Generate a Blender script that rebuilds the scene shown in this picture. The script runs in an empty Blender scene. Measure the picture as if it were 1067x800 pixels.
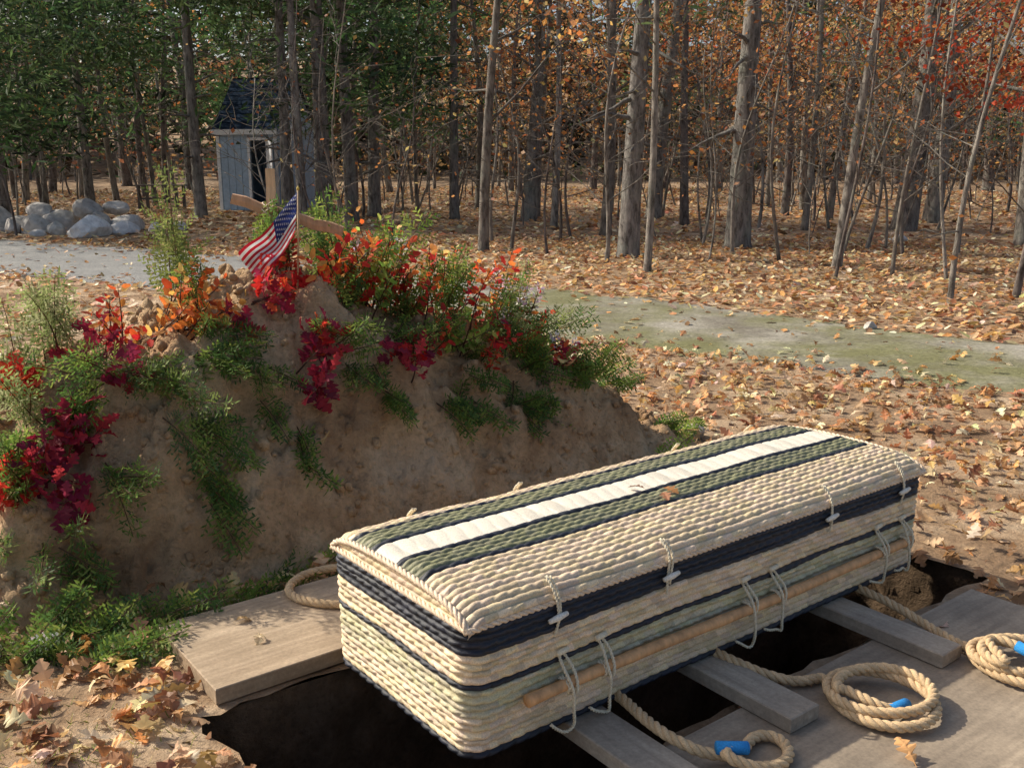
import bpy, math, random
import numpy as np
from mathutils import Vector, noise
rng=np.random.default_rng(7); random.seed(7)
scene=bpy.context.scene
# ------------------------------------------------------------ frame of the grave
A=np.array([-.1,2.03]); YAW=.66
EL=np.array([math.cos(YAW),math.sin(YAW)]); EW=np.array([-math.sin(YAW),math.cos(YAW)])
def W(l,w,z=0.): 
    p=A+EL*l+EW*w
    return np.array([p[0],p[1],z])
def WD(dl,dw,dz): 
    p=EL*dl+EW*dw
    return np.array([p[0],p[1],dz])
def LW(x,y):
    dx=x-A[0]; dy=y-A[1]
    return dx*EL[0]+dy*EL[1], dx*EW[0]+dy*EW[1]
PATH=np.array([(9,2.5),(6.5,5.0),(4.0,7.0),(.6,10.2),(-3,13.2),(-7,15.6),(-12,18),(-22,22),(-40,27)],float)
PWID=np.array([1.0,1.0,1.05,1.45,1.6,1.8,2.0,2.2,2.5])
def path_dist(x,y):
    x=np.asarray(x,float);y=np.asarray(y,float);best=np.full(x.shape,1e9)
    for i in range(len(PATH)-1):
        a=PATH[i];b=PATH[i+1];d=b-a;L2=(d**2).sum()
        t=np.clip(((x-a[0])*d[0]+(y-a[1])*d[1])/L2,0,1)
        wd=PWID[i]*(1-t)+PWID[i+1]*t
        dd=np.hypot(x-a[0]-t*d[0],y-a[1]-t*d[1])-wd
        best=np.minimum(best,dd)
    return best
def terr(x,y):
    y=np.asarray(y,float)
    return .02*np.clip(y-12,0,110)+.22*np.clip(y-64,0,60)
def gnoise(x,y):
    return .012*noise.noise(Vector((x*1.3,y*1.3,0)))+.006*noise.noise(Vector((x*5,y*5,3)))
HL=[-2,-1.3,-.9,-.5,0,.5,1,1.5,2.2,2.8];HH=[0,.2,.45,.68,.93,1.0,.92,.74,.38,0]
def mound0(a,b):
    a=np.asarray(a,float);b=np.asarray(b,float)
    H=np.interp(a,HL,HH); wc=np.interp(a,[.8,2.8],[2.3,2.0]); hw=.45+.45*H
    t=np.abs(b-wc)/hw
    return H*np.clip(1-t**1.75,0,1)+np.where(t>1,-(t-1)*.6,0)-np.where(H<=0,.1,0)
def mnoise(a,b):
    h=.11*noise.noise(Vector((a*2.1,b*2.1,1.3)))+.11*noise.noise(Vector((a*5.3,b*5.3,4)))
    h+=.065*noise.noise(Vector((a*12,b*12,8)))+.036*noise.noise(Vector((a*28,b*28,8)))
    r=1-abs(noise.noise(Vector((a*4,b*1.3,17))))*2
    h-=.04*max(0,r-.6)/.4
    return h
def mound(a,b):
    m=float(mound0(a,b)); 
    return m+mnoise(a,b)*min(1,max(0,m*4+.25))
# ------------------------------------------------------------ mesh helpers
class Buf:
    def __init__(s): s.v=[];s.f=[];s.c=[];s.m=[];s.n=0
    def add(s,v,f,col=(.5,.5,.5),mat=0):
        v=np.asarray(v,float);f=np.asarray(f,int)
        s.v.append(v);s.f.append(f+s.n);s.n+=len(v)
        c=np.asarray(col,float)
        if c.ndim==1: c=np.tile(c,(len(f),1))
        s.c.append(c);s.m.append(np.full(len(f),mat,int))
    def obj(s,name,mats,smooth=True,parent=None):
        me=bpy.data.meshes.new(name)
        V=np.concatenate(s.v);
        me.vertices.add(len(V));me.vertices.foreach_set('co',V.astype(np.float32).ravel())
        tot=np.concatenate([np.full(len(f),f.shape[1]) for f in s.f])
        idx=np.concatenate([f.ravel() for f in s.f])
        st=np.concatenate([[0],np.cumsum(tot)[:-1]])
        me.loops.add(len(idx));me.loops.foreach_set('vertex_index',idx.astype(np.int32))
        me.polygons.add(len(tot));me.polygons.foreach_set('loop_start',st.astype(np.int32))
        me.polygons.foreach_set('loop_total',tot.astype(np.int32))
        me.polygons.foreach_set('material_index',np.concatenate(s.m).astype(np.int32))
        me.polygons.foreach_set('use_smooth',np.full(len(tot),smooth))
        me.update(calc_edges=True)
        C=np.concatenate(s.c);C=np.concatenate([C,np.ones((len(C),1))],1)
        at=me.attributes.new('Col','FLOAT_COLOR','FACE');at.data.foreach_set('color',C.astype(np.float32).ravel())
        for m in (mats if isinstance(mats,(list,tuple)) else [mats]): me.materials.append(m)
        o=bpy.data.objects.new(name,me);scene.collection.objects.link(o)
        if parent: o.parent=parent
        return o
def tube(pts,rad,n=8,cap=True):
    pts=np.asarray(pts,float);k=len(pts);rad=np.broadcast_to(np.asarray(rad,float),(k,))
    T=np.gradient(pts,axis=0);T/=np.linalg.norm(T,axis=1)[:,None]+1e-9
    ref=np.array([0,0,1.]) if abs(T[0,2])<.8 else np.array([1.,0,0])
    V=[]
    X=np.cross(T[0],ref);X/=np.linalg.norm(X)
    for i in range(k):
        X=X-T[i]*(X@T[i]);X/=np.linalg.norm(X)+1e-9;Y=np.cross(T[i],X)
        a=np.arange(n)*2*math.pi/n
        V.append(pts[i]+rad[i]*(np.cos(a)[:,None]*X+np.sin(a)[:,None]*Y))
    V=np.concatenate(V)
    F=[]
    for i in range(k-1):
        for j in range(n):
            F.append((i*n+j,i*n+(j+1)%n,(i+1)*n+(j+1)%n,(i+1)*n+j))
    if cap:
        V=np.concatenate([V,[pts[0],pts[-1]]]);c0=k*n;c1=c0+1
        for j in range(0,n,2):
            F.append((c0,(j+2)%n,(j+1)%n,j));b=(k-1)*n;F.append((c1,b+j,b+(j+1)%n,b+(j+2)%n))
    return V,np.array(F)
def rot(yaw,tx,ty):
    yaw,tx,ty=[np.asarray(a,float) for a in (yaw,tx,ty)]
    cz,sz,cx,sx,cy,sy=np.cos(yaw),np.sin(yaw),np.cos(tx),np.sin(tx),np.cos(ty),np.sin(ty)
    z=np.zeros_like(cz);o=z+1
    Rz=np.stack([cz,-sz,z,sz,cz,z,z,z,o],-1).reshape(-1,3,3)
    Rx=np.stack([o,z,z,z,cx,-sx,z,sx,cx],-1).reshape(-1,3,3)
    Ry=np.stack([cy,z,sy,z,o,z,-sy,z,cy],-1).reshape(-1,3,3)
    return Rz@Rx@Ry
def scat(buf,pos,R,scale,col,tv,tf,mat=0):
    n=len(pos)
    if n==0: return
    scale=np.broadcast_to(np.asarray(scale,float),(n,))
    V=np.einsum('nij,kj->nki',R,tv)*scale[:,None,None]+np.asarray(pos)[:,None,:]
    F=tf[None]+(np.arange(n)*len(tv))[:,None,None]
    buf.add(V.reshape(-1,3),F.reshape(-1,tf.shape[1]),np.repeat(col,len(tf),0),mat)
# leaf templates (along +X)
xs=[0,.14,.22,.28,.36,.46,.52,.62,.7,.78,.88,.94,1.];ys=[.012,.03,.15,.19,.07,.30,.33,.1,.26,.2,.08,.12,.01]
def oakT(curl=.25,fold=.3,bend=.15):
    tv=[];tf=[];k=len(xs)
    for i in range(k): tv.append((xs[i],0,0))
    for sgn in (1,-1):
        for i in range(k): tv.append((xs[i]+ys[i]*.25,sgn*ys[i],0))
    tv=np.array(tv,float)
    tv[:,2]=fold*np.abs(tv[:,1])-curl*tv[:,1]**2*2+bend*np.sin(tv[:,0]*3.1)
    for s in (1,2):
        for i in range(k-1):
            q=(i,i+1,s*k+i+1,s*k+i)
            tf.append(q if s==1 else q[::-1])
    return tv,np.array(tf)
OAKS=[oakT(.2,.35,.1),oakT(-.6,-.2,.2),oakT(.9,.6,-.15),oakT(-.3,.1,-.1),oakT(1.6,.9,.35),oakT(-1.2,-.5,-.3)]
def simpT(w=.28,fold=.3,bend=.1):
    tv=np.array([(0,0,0),(1,0,bend),(1,0,bend),(.3,w,fold*w),(.85,w*.6,fold*w),(.3,-w,fold*w),(.85,-w*.6,fold*w)],float)
    return tv,np.array([(0,1,4,3),(0,5,6,1)])
SIMP=simpT()
QUAD=(np.array([(0,0,0),(.5,.32,.05),(1,0,0),(.5,-.32,.05)],float),np.array([(0,1,2,3)]))
NEED=(np.array([(0,0,0),(.4,.10,.05),(1,0,0),(.5,-.10,.05)],float),np.array([(0,1,2,3)]))
def pal(cols,n,var=.25,wts=None):
    c=np.array(cols,float);i=rng.choice(len(c),n,p=wts);r=c[i]
    return np.clip(r*(1+var*rng.normal(size=(n,1)))*(1+.08*rng.normal(size=(n,3))),.004,.9)
# ------------------------------------------------------------ materials
def mat(name):
    m=bpy.data.materials.new(name);m.use_nodes=True;nt=m.node_tree
    b=nt.nodes['Principled BSDF'];return m,nt,b
def ramp(nt,src,stops):
    r=nt.nodes.new('ShaderNodeValToRGB')
    while len(r.color_ramp.elements)<len(stops): r.color_ramp.elements.new(.5)
    for e,(p,c) in zip(r.color_ramp.elements,stops): e.position=p;e.color=(*c,1)
    nt.links.new(src,r.inputs[0]);return r.outputs[0]
def noiseN(nt,scale,detail=6,rough=.6,vec=None,mapscale=None,coord='Object'):
    tc=nt.nodes.new('ShaderNodeTexCoord');mp=nt.nodes.new('ShaderNodeMapping')
    if mapscale: mp.inputs['Scale'].default_value=mapscale
    nt.links.new(tc.outputs[coord],mp.inputs[0])
    n=nt.nodes.new('ShaderNodeTexNoise');n.inputs['Scale'].default_value=scale;n.inputs['Detail'].default_value=detail;n.inputs['Roughness'].default_value=rough
    nt.links.new(mp.outputs[0],n.inputs['Vector']);return n.outputs[0]
def mix(nt,fac,a,b,bt='MIX'):
    m=nt.nodes.new('ShaderNodeMix');m.data_type='RGBA';m.blend_type=bt
    for s,i in ((fac,0),(a,6),(b,7)):
        if isinstance(s,(int,float)): m.inputs[i].default_value=s
        elif isinstance(s,tuple): m.inputs[i].default_value=(*s,1)
        else: nt.links.new(s,m.inputs[i])
    return m.outputs[2]
def bump(nt,b,h,st=.5,dist=.02):
    n=nt.nodes.new('ShaderNodeBump');n.inputs['Strength'].default_value=st;n.inputs['Distance'].default_value=dist
    nt.links.new(h,n.inputs['Height']);nt.links.new(n.outputs[0],b.inputs['Normal'])
def leafmat(name,trans=.35,rough=.6):
    m,nt,b=mat(name);a=nt.nodes.new('ShaderNodeAttribute');a.attribute_name='Col'
    nz=noiseN(nt,25,3,.5)
    c=mix(nt,.5,a.outputs['Color'],ramp(nt,nz,[(.3,(.55,.55,.55)),(.7,(1.3,1.3,1.3))]),'MULTIPLY')
    nt.links.new(c,b.inputs['Base Color']);b.inputs['Roughness'].default_value=rough
    b.inputs['Specular IOR Level'].default_value=.3
    t=nt.nodes.new('ShaderNodeBsdfTranslucent');nt.links.new(c,t.inputs[0])
    mx=nt.nodes.new('ShaderNodeMixShader');mx.inputs[0].default_value=trans
    nt.links.new(b.outputs[0],mx.inputs[1]);nt.links.new(t.outputs[0],mx.inputs[2])
    nt.links.new(mx.outputs[0],nt.nodes['Material Output'].inputs[0]);return m
M_leaf=leafmat('leaf',.5);M_litter=leafmat('litter',.25,.5);M_cloth=leafmat('cloth',.4,.8)
def attrmat(name,rough=.7,nscale=60,amt=.5,bst=.3,ms=None,bd=.003,spec=.5):
    m,nt,b=mat(name);a=nt.nodes.new('ShaderNodeAttribute');a.attribute_name='Col'
    nz=noiseN(nt,nscale,5,.6,mapscale=ms)
    c=mix(nt,amt,a.outputs['Color'],ramp(nt,nz,[(.3,(.5,.5,.5)),(.7,(1.4,1.4,1.4))]),'MULTIPLY')
    nt.links.new(c,b.inputs['Base Color']);b.inputs['Roughness'].default_value=rough;b.inputs['Specular IOR Level'].default_value=spec;bump(nt,b,nz,bst,bd);return m
M_wicker=attrmat('wicker',.55,260,.55,.5)
M_paint=attrmat('paint',.7,12,.3,.1,spec=.3)
M_shingle=attrmat('shingle',.95,12,.4,.1,spec=.05)
M_woodc=attrmat('split_wood',.7,40,.6,.5,(1,1,.2))
M_rope=attrmat('rope_fibre',.85,250,.5,.6)
M_stone=attrmat('stone',.85,9,.6,.6,bd=.02)
m,nt,b=mat('bark');M_bark=m
a=nt.nodes.new('ShaderNodeAttribute');a.attribute_name='Col'
n1=noiseN(nt,11,8,.75,mapscale=(1,1,.3));n2=noiseN(nt,2.2,4,.6)
c=mix(nt,1.,a.outputs['Color'],ramp(nt,n1,[(.38,(.25,.23,.21)),(.52,(.9,.9,.9)),(.7,(1.6,1.6,1.55))]),'MULTIPLY')
c=mix(nt,ramp(nt,n2,[(.52,(0,0,0)),(.68,(.4,.4,.4))]),c,(.24,.27,.22))
nt.links.new(c,b.inputs['Base Color']);b.inputs['Roughness'].default_value=.9;bump(nt,b,n1,1,.04)
def dirtmat(name,cols,scale=2.5,pale=None,bst=.8,bd=.03):
    m,nt,b=mat(name)
    n1=noiseN(nt,scale,10,.65);n2=noiseN(nt,scale*14,6,.7);n3=noiseN(nt,1.7,3,.5)
    c=ramp(nt,n1,[(.3,cols[0]),(.5,cols[1]),(.68,cols[2])])
    c=mix(nt,.6,c,ramp(nt,n2,[(.3,(.45,.43,.4)),(.5,(1,1,1)),(.72,(1.3,1.3,1.3))]),'MULTIPLY')
    if pale:
        c=mix(nt,ramp(nt,n3,[(.60,(0,0,0)),(.72,(.6,.6,.6))]),c,pale)
        n4=noiseN(nt,1.1,5,.6,mapscale=(1,1,1.4))
        c=mix(nt,ramp(nt,n4,[(.50,(0,0,0)),(.64,(.75,.75,.75))]),c,cols[0])
    nt.links.new(c,b.inputs['Base Color']);b.inputs['Roughness'].default_value=.95;b.inputs['Specular IOR Level'].default_value=.15
    ad=nt.nodes.new('ShaderNodeMath');ad.operation='ADD';nt.links.new(n1,ad.inputs[0]);nt.links.new(n2,ad.inputs[1])
    bump(nt,b,ad.outputs[0],bst,bd);return m
M_mound=dirtmat('mound_dirt',[(.40,.235,.125),(.74,.50,.29),(.82,.62,.40)],3.2,(.82,.68,.50),1,.04)
M_ground=dirtmat('forest_floor',[(.16,.10,.06),(.34,.23,.14),(.58,.45,.31)],1.6)
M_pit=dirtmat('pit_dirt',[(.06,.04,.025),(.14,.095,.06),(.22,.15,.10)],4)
m,nt,b=mat('sandy_path');M_path=m
n1=noiseN(nt,1.6,8,.7);n2=noiseN(nt,30,5,.7);n3=noiseN(nt,.7,6,.6)
c=ramp(nt,n1,[(.35,(.17,.15,.12)),(.5,(.28,.26,.21)),(.65,(.40,.37,.31))])
tc=nt.nodes.new('ShaderNodeTexCoord');sx=nt.nodes.new('ShaderNodeSeparateXYZ');nt.links.new(tc.outputs['Object'],sx.inputs[0])
mr=nt.nodes.new('ShaderNodeMapRange');mr.inputs['From Min'].default_value=-4;mr.inputs['From Max'].default_value=1;nt.links.new(sx.outputs[0],mr.inputs[0])
mm=nt.nodes.new('ShaderNodeMath');mm.operation='MULTIPLY';nt.links.new(ramp(nt,n3,[(.40,(0,0,0)),(.58,(.8,.8,.8))]),mm.inputs[0]);nt.links.new(mr.outputs[0],mm.inputs[1])
cg=mix(nt,mr.outputs[0],(.25,.26,.27),c);c=mix(nt,.35,cg,c)  # bluish grey towards the left end: shade painted into the path colour
c=mix(nt,mm.outputs[0],c,(.17,.17,.065))
c=mix(nt,.8,c,ramp(nt,n2,[(.3,(.5,.5,.5)),(.7,(1.4,1.4,1.4))]),'MULTIPLY')
nt.links.new(c,b.inputs['Base Color']);b.inputs['Roughness'].default_value=.95;b.inputs['Specular IOR Level'].default_value=.15;bump(nt,b,n2,.6,.015)
def woodmat(name,c0,c1,stain,grain_rot):
    m,nt,b=mat(name)
    tc=nt.nodes.new('ShaderNodeTexCoord');mp=nt.nodes.new('ShaderNodeMapping');mp.inputs['Rotation'].default_value=(0,0,-grain_rot)
    mp2=nt.nodes.new('ShaderNodeMapping');mp2.inputs['Scale'].default_value=(1,14,14)
    nt.links.new(tc.outputs['Object'],mp.inputs[0]);nt.links.new(mp.outputs[0],mp2.inputs[0])
    n=nt.nodes.new('ShaderNodeTexNoise');n.inputs['Scale'].default_value=3.5;n.inputs['Detail'].default_value=8;nt.links.new(mp2.outputs[0],n.inputs['Vector'])
    n2=noiseN(nt,3,8,.7);n3=noiseN(nt,90,4,.7)
    c=ramp(nt,n.outputs[0],[(.3,c0),(.7,c1)]);c=mix(nt,ramp(nt,n2,[(.4,(0,0,0)),(.65,(.75,.75,.75))]),c,stain)
    c=mix(nt,.5,c,ramp(nt,n3,[(.3,(.6,.6,.6)),(.7,(1.3,1.3,1.3))]),'MULTIPLY')
    nt.links.new(c,b.inputs['Base Color']);b.inputs['Roughness'].default_value=.75;bump(nt,b,n.outputs[0],.4,.004);return m
M_board=woodmat('weathered_board',(.34,.25,.16),(.54,.41,.28),(.26,.19,.12),YAW)
M_ply=woodmat('weathered_plywood',(.29,.23,.165),(.45,.36,.26),(.17,.135,.10),YAW)
M_slat=woodmat('slat_wood',(.31,.26,.2),(.47,.40,.31),(.2,.17,.14),YAW+math.pi/2)
# ------------------------------------------------------------ ground
def axis(core0,core1,step,far,extra):
    a=list(np.arange(core0,core1,step));s=step;x=core0;lo=[]
    while x>-far: s*=1.13;x-=s;lo.append(x)
    s=step;x=core1;hi=[x]
    while x<far: s*=1.13;x+=s;hi.append(x)
    r=np.array(lo[::-1]+a+hi)
    for e in extra: r[np.argmin(abs(r-e))]=e
    return r
PL0,PL1,PW0,PW1=-.40,2.24,-.13,.72
la=axis(-3,5,.07,420,[PL0,PL1]);wa=axis(-2.5,5,.07,420,[PW0,PW1])
LLg,WWg=np.meshgrid(la,wa,indexing='ij');LLg=LLg.copy();WWg=WWg.copy()
for i in range(len(la)):
    for j in range(len(wa)):
        l_,w_=la[i],wa[j]
        if PL0-.01<=l_<=PL1+.01 and PW0-.01<=w_<=PW1+.01:
            nl_=.05*noise.noise(Vector((l_*7,w_*7,5)))+.02*noise.noise(Vector((l_*22,w_*22,5)))
            if abs(l_-PL0)<1e-6: LLg[i,j]+=nl_+.01
            if abs(l_-PL1)<1e-6: LLg[i,j]+=nl_
            if abs(w_-PW0)<1e-6: WWg[i,j]+=min(nl_,.02)
            if abs(w_-PW1)<1e-6: WWg[i,j]+=max(-.03,min(nl_,.015))
X=A[0]+LLg*EL[0]+WWg*EW[0];Y=A[1]+LLg*EL[1]+WWg*EW[1]
Z=terr(X,Y)
for i in range(len(la)):
    for j in range(len(wa)):
        if abs(LLg[i,j])<20 and abs(WWg[i,j])<20: Z[i,j]+=gnoise(X[i,j],Y[i,j])
nw=len(wa)
F=[]
for i in range(len(la)-1):
    for j in range(nw-1):
        lc=(la[i]+la[i+1])/2;wc=(wa[j]+wa[j+1])/2
        if PL0<lc<PL1 and PW0<wc<PW1: continue
        F.append((i*nw+j,(i+1)*nw+j,(i+1)*nw+j+1,i*nw+j+1))
bf=Buf();bf.add(np.stack([X,Y,Z],-1).reshape(-1,3),F);bf.obj('ground',M_ground)
# pit
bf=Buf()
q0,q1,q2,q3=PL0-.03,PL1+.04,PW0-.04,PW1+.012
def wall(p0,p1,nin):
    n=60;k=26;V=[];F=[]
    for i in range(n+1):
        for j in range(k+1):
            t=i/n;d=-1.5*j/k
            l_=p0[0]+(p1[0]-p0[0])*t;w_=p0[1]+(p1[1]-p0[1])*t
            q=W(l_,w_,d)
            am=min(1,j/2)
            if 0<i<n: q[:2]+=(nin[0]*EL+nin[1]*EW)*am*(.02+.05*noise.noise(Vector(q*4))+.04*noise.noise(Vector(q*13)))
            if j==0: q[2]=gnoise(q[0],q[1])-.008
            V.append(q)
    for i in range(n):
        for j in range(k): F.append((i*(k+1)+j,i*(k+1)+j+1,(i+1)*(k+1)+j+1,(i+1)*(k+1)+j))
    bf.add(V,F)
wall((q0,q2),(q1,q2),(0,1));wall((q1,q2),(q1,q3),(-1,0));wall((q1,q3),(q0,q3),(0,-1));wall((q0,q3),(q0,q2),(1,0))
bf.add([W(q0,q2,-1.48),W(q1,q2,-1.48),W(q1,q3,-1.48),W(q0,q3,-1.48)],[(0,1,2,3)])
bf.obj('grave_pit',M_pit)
# path sheet
bf=Buf();pp=[];ww=[]
for i in range(len(PATH)-1):
    k=max(2,int(np.linalg.norm(PATH[i+1]-PATH[i])/.25))
    for t in np.arange(k)/k: pp.append(PATH[i]*(1-t)+PATH[i+1]*t);ww.append(PWID[i]*(1-t)+PWID[i+1]*t)
pp=np.array(pp);ww=np.array(ww)
for _ in range(12): pp[1:-1]=(pp[:-2]+pp[1:-1]*2+pp[2:])/4
T=np.gradient(pp,axis=0);T/=np.linalg.norm(T,axis=1)[:,None];Nn=np.stack([-T[:,1],T[:,0]],1)
V=[];m_=9
for i in range(len(pp)):
    e0=1+.25*noise.noise(Vector((i*.2,0,0)))+.16*noise.noise(Vector((i*.9,9,0)));e1=1+.25*noise.noise(Vector((i*.2,5,0)))+.16*noise.noise(Vector((i*.9,19,0)))
    for j in range(m_):
        s=-e0+(e0+e1)*j/(m_-1);q=pp[i]+Nn[i]*s*ww[i]
        V.append((q[0],q[1],float(terr(q[0],q[1]))+(.022 if 0<j<m_-1 else .0)))
F=[(i*m_+j,(i+1)*m_+j,(i+1)*m_+j+1,i*m_+j+1) for i in range(len(pp)-1) for j in range(m_-1)]
bf.add(V,F);bf.obj('sandy_path',M_path)
# ------------------------------------------------------------ mound
bf=Buf();ml=np.arange(-2.1,3.0,.016);mw=np.arange(1.1,3.5,.016)
V=[(*W(a,b)[:2],mound(a,b)) for a in ml for b in mw];k=len(mw)
F=[(i*k+j,(i+1)*k+j,(i+1)*k+j+1,i*k+j+1) for i in range(len(ml)-1) for j in range(k-1)]
bf.add(V,F)
t_=(1+5**.5)/2
ICO=np.array([(-1,t_,0),(1,t_,0),(-1,-t_,0),(1,-t_,0),(0,-1,t_),(0,1,t_),(0,-1,-t_),(0,1,-t_),(t_,0,-1),(t_,0,1),(-t_,0,-1),(-t_,0,1)],float)/1.9
ICF=np.array([(0,11,5),(0,5,1),(0,1,7),(0,7,10),(0,10,11),(1,5,9),(5,11,4),(11,10,2),(10,7,6),(7,1,8),(3,9,4),(3,4,2),(3,2,6),(3,6,8),(3,8,9),(4,9,5),(2,4,11),(6,2,10),(8,6,7),(9,8,1)])
n=6500;a=rng.uniform(-1.6,2.7,n);b=rng.uniform(1.2,2.6,n)
P=np.array([(*W(x,y)[:2],max(mound(x,y),0)) for x,y in zip(a,b)])
sz=.005+.026*rng.random(n)**4;sz[:80]*=1.6
tv=ICO*np.array([1,.8,.65])*(1+.18*rng.normal(size=(12,1)))
scat(bf,P,rot(rng.random(n)*6,rng.random(n)*3,rng.random(n)*3),sz,np.full((n,3),.3),tv,ICF)
bf.obj('dirt_mound',M_mound)
# ------------------------------------------------------------ coffin
cof=bpy.data.objects.new('wicker_coffin',None);scene.collection.objects.link(cof)
CL,CW,CH,CZ=1.95,.65,.344,.082
NAT=(.76,.60,.43);BLK=(.014,.018,.034);OLV=(.25,.245,.15);GRN=(.58,.52,.36);CRM=(.78,.72,.60)
def per(s,r=.055):
    a,b=CL-2*r,CW-2*r;q=math.pi*r/2;seg=[a,q,b,q,a,q,b,q];i=0;s=s%(2*a+2*b+4*q)
    while s>seg[i]: s-=seg[i];i+=1
    cs=[(r,0),(CL-r,r),(CL,r),(CL-r,CW-r),(CL-r,CW),(r,CW-r),(0,CW-r),(r,r)]
    if i%2==0:
        d=[(1,0),(0,1),(-1,0),(0,-1)][i//2];nn=[(0,-1),(1,0),(0,1),(-1,0)][i//2]
        return cs[i][0]+d[0]*s,cs[i][1]+d[1]*s,nn[0],nn[1]
    a0=[-90,0,90,180][i//2];an=math.radians(a0)+s/r
    c=cs[i];return c[0]+r*math.cos(an),c[1]+r*math.sin(an),math.cos(an),math.sin(an)
R_=.055;PER=2*(CL-2*R_)+2*(CW-2*R_)+2*math.pi*R_
def weave(s,row,v,wl=.04,amp=.0115,slant=3.4):
    # a row of two-ply twisted seagrass rope, wound alternately left and right
    prof=math.sqrt(max(0,1-(2*v-1)**2))
    ph=2*math.pi*s/wl+slant*(v-.5)*(1 if row%2 else -1)
    tw=abs(math.sin(ph/2+row*.9))**.6
    und=.12*math.sin(2*math.pi*s/(wl*2.6)+math.pi*(row%2))
    return amp*(prof*(.50+.48*tw+und)-.30)
def strandvar(row,seg,base):
    h=abs(math.sin(row*12.9898+seg*78.233)*43758.5453)%1;h2=abs(math.sin(row*2.98+seg*8.233)*4758.5453)%1
    k=.76+.40*h
    return (base[0]*k,base[1]*k*(1+.04*(h2-.5)),base[2]*k*(1-.16*h2))
def bodycol(z):
    if z<.06: return BLK
    if z<.30: return NAT
    if z<.335: return BLK
    if z<.54: return GRN
    if z<.585: return BLK
    if z<.79: return NAT
    return BLK
rows=19;nv=6;ns=1040;WLs=PER/round(PER/.04)
V=[];C=[];F=[]
for i in range(ns):
    s=PER*i/ns;x,y,nx,ny=per(s);big=.008*noise.noise(Vector((x*2,y*2,.3)));sag=[.006*noise.noise(Vector((s*4,r*.6,0))) for r in range(rows)]
    for r in range(rows):
        for k in range(nv):
            v=k/nv;z=(r+v)/rows*CH
            d=weave(s,r,v,WLs)+.008*(z/CH)+big
            V.append(W(x+nx*d,y+ny*d,CZ+z+sag[r]*min(1,z*20)))
    V.append(W(x+nx*.006,y+ny*.006,CZ+CH))
K=rows*nv+1
for i in range(ns):
    i2=(i+1)%ns
    for j in range(K-1):
        F.append((i*K+j,i2*K+j,i2*K+j+1,i*K+j+1));r=j//nv
        C.append(strandvar(r,int(PER*i/ns/WLs+.5*(r%2)),bodycol((r+.5)/rows)))
bf=Buf();bf.add(V,F,C)
bf.add([W(.03,.03,CZ),W(CL-.03,.03,CZ),W(CL-.03,CW-.03,CZ),W(.03,CW-.03,CZ)],[(0,1,2,3)],BLK)
bf.obj('body',M_wicker,parent=cof)
# lid
LH=.062
def arch(t): return LH*(.72*max(0,(1-abs(2*t-1)**6))**.5+.28*max(0,1-(2*t-1)**2))
tt=.5-.5*np.cos(np.linspace(0,math.pi,4001));ys_=tt*CW;zs_=np.array([arch(t) for t in tt]);S=np.concatenate([[0],np.cumsum(np.hypot(np.diff(ys_),np.diff(zs_)))]);ST=S[-1]
def archs(s): 
    t=float(np.interp(s,S,tt));e=1e-3;z=arch(t)
    dz=(arch(min(1,t+e))-arch(max(0,t-e)));dy=(min(1,t+e)-max(0,t-e))*CW;n=math.hypot(dy,dz)
    return t*CW,z,-dz/n,dy/n
def lidcol(r):
    if r<10: return NAT
    if r<11: return BLK
    if r<15: return OLV
    if r<16: return BLK
    if r<21: return CRM
    if r<22: return BLK
    if r<26: return OLV
    if r<27: return BLK
    return NAT
lrows=32;nl=400;nvl=6;bf=Buf();V=[];F=[];C=[];K=lrows*nvl+1
OV=.006
AR=[archs(ST*j/(K-1)) for j in range(K)]
for i in range(nl+1):
    x=-OV+(CL+2*OV)*i/nl
    ed=min(x+OV,CL+OV-x);er=.022*(1-min(1,ed/.05))**2
    for j in range(K):
        y,z,ny,nz=AR[j];s=ST*j/(K-1);r=min(j//nvl,lrows-1);v=(j-r*nvl)/nvl
        col=lidcol(r)
        if col is CRM: d=.0+.0032*abs(math.sin(math.pi*x/.05+.6*math.sin(s*40)))**.4
        else: d=weave(x,r,v,.04,.010)
        ys2=(y-CW/2)*1.02+CW/2
        V.append(W(x,ys2+ny*d,CZ+CH+.004+z+nz*d-er+.007*noise.noise(Vector((x*3,y*6,0)))))
        if i<nl and j<K-1:
            F.append((i*K+j,(i+1)*K+j,(i+1)*K+j+1,i*K+j+1))
            C.append(strandvar(r,int((x)/.04+.5*(r%2)),col) if col is not CRM else tuple(q*(.82+.22*(abs(math.sin(int(x/.05)*7.7)))) for q in CRM))
bf.add(V,F,C)
for xe,sg in ((-OV+.004,-1),(CL+OV-.004,1)):
    V=[];F=[];C=[];n1=130;n2=24
    for i in range(n1+1):
        t=i/n1;y=(t*CW-CW/2)*1.01+CW/2;h=max(arch(t)-.006,0)
        for j in range(n2+1):
            z=h*j/n2;rr=z/.018;r=int(rr);v=rr-r
            V.append(W(xe+sg*weave(y,r,v,.04,.007),y,CZ+CH-.003+z))
            if i<n1 and j<n2:
                F.append((i*(n2+1)+j,(i+1)*(n2+1)+j,(i+1)*(n2+1)+j+1,i*(n2+1)+j+1));C.append(strandvar(r,int(y/.04+.5*(r%2)),NAT))
    bf.add(V,F,C)
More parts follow.
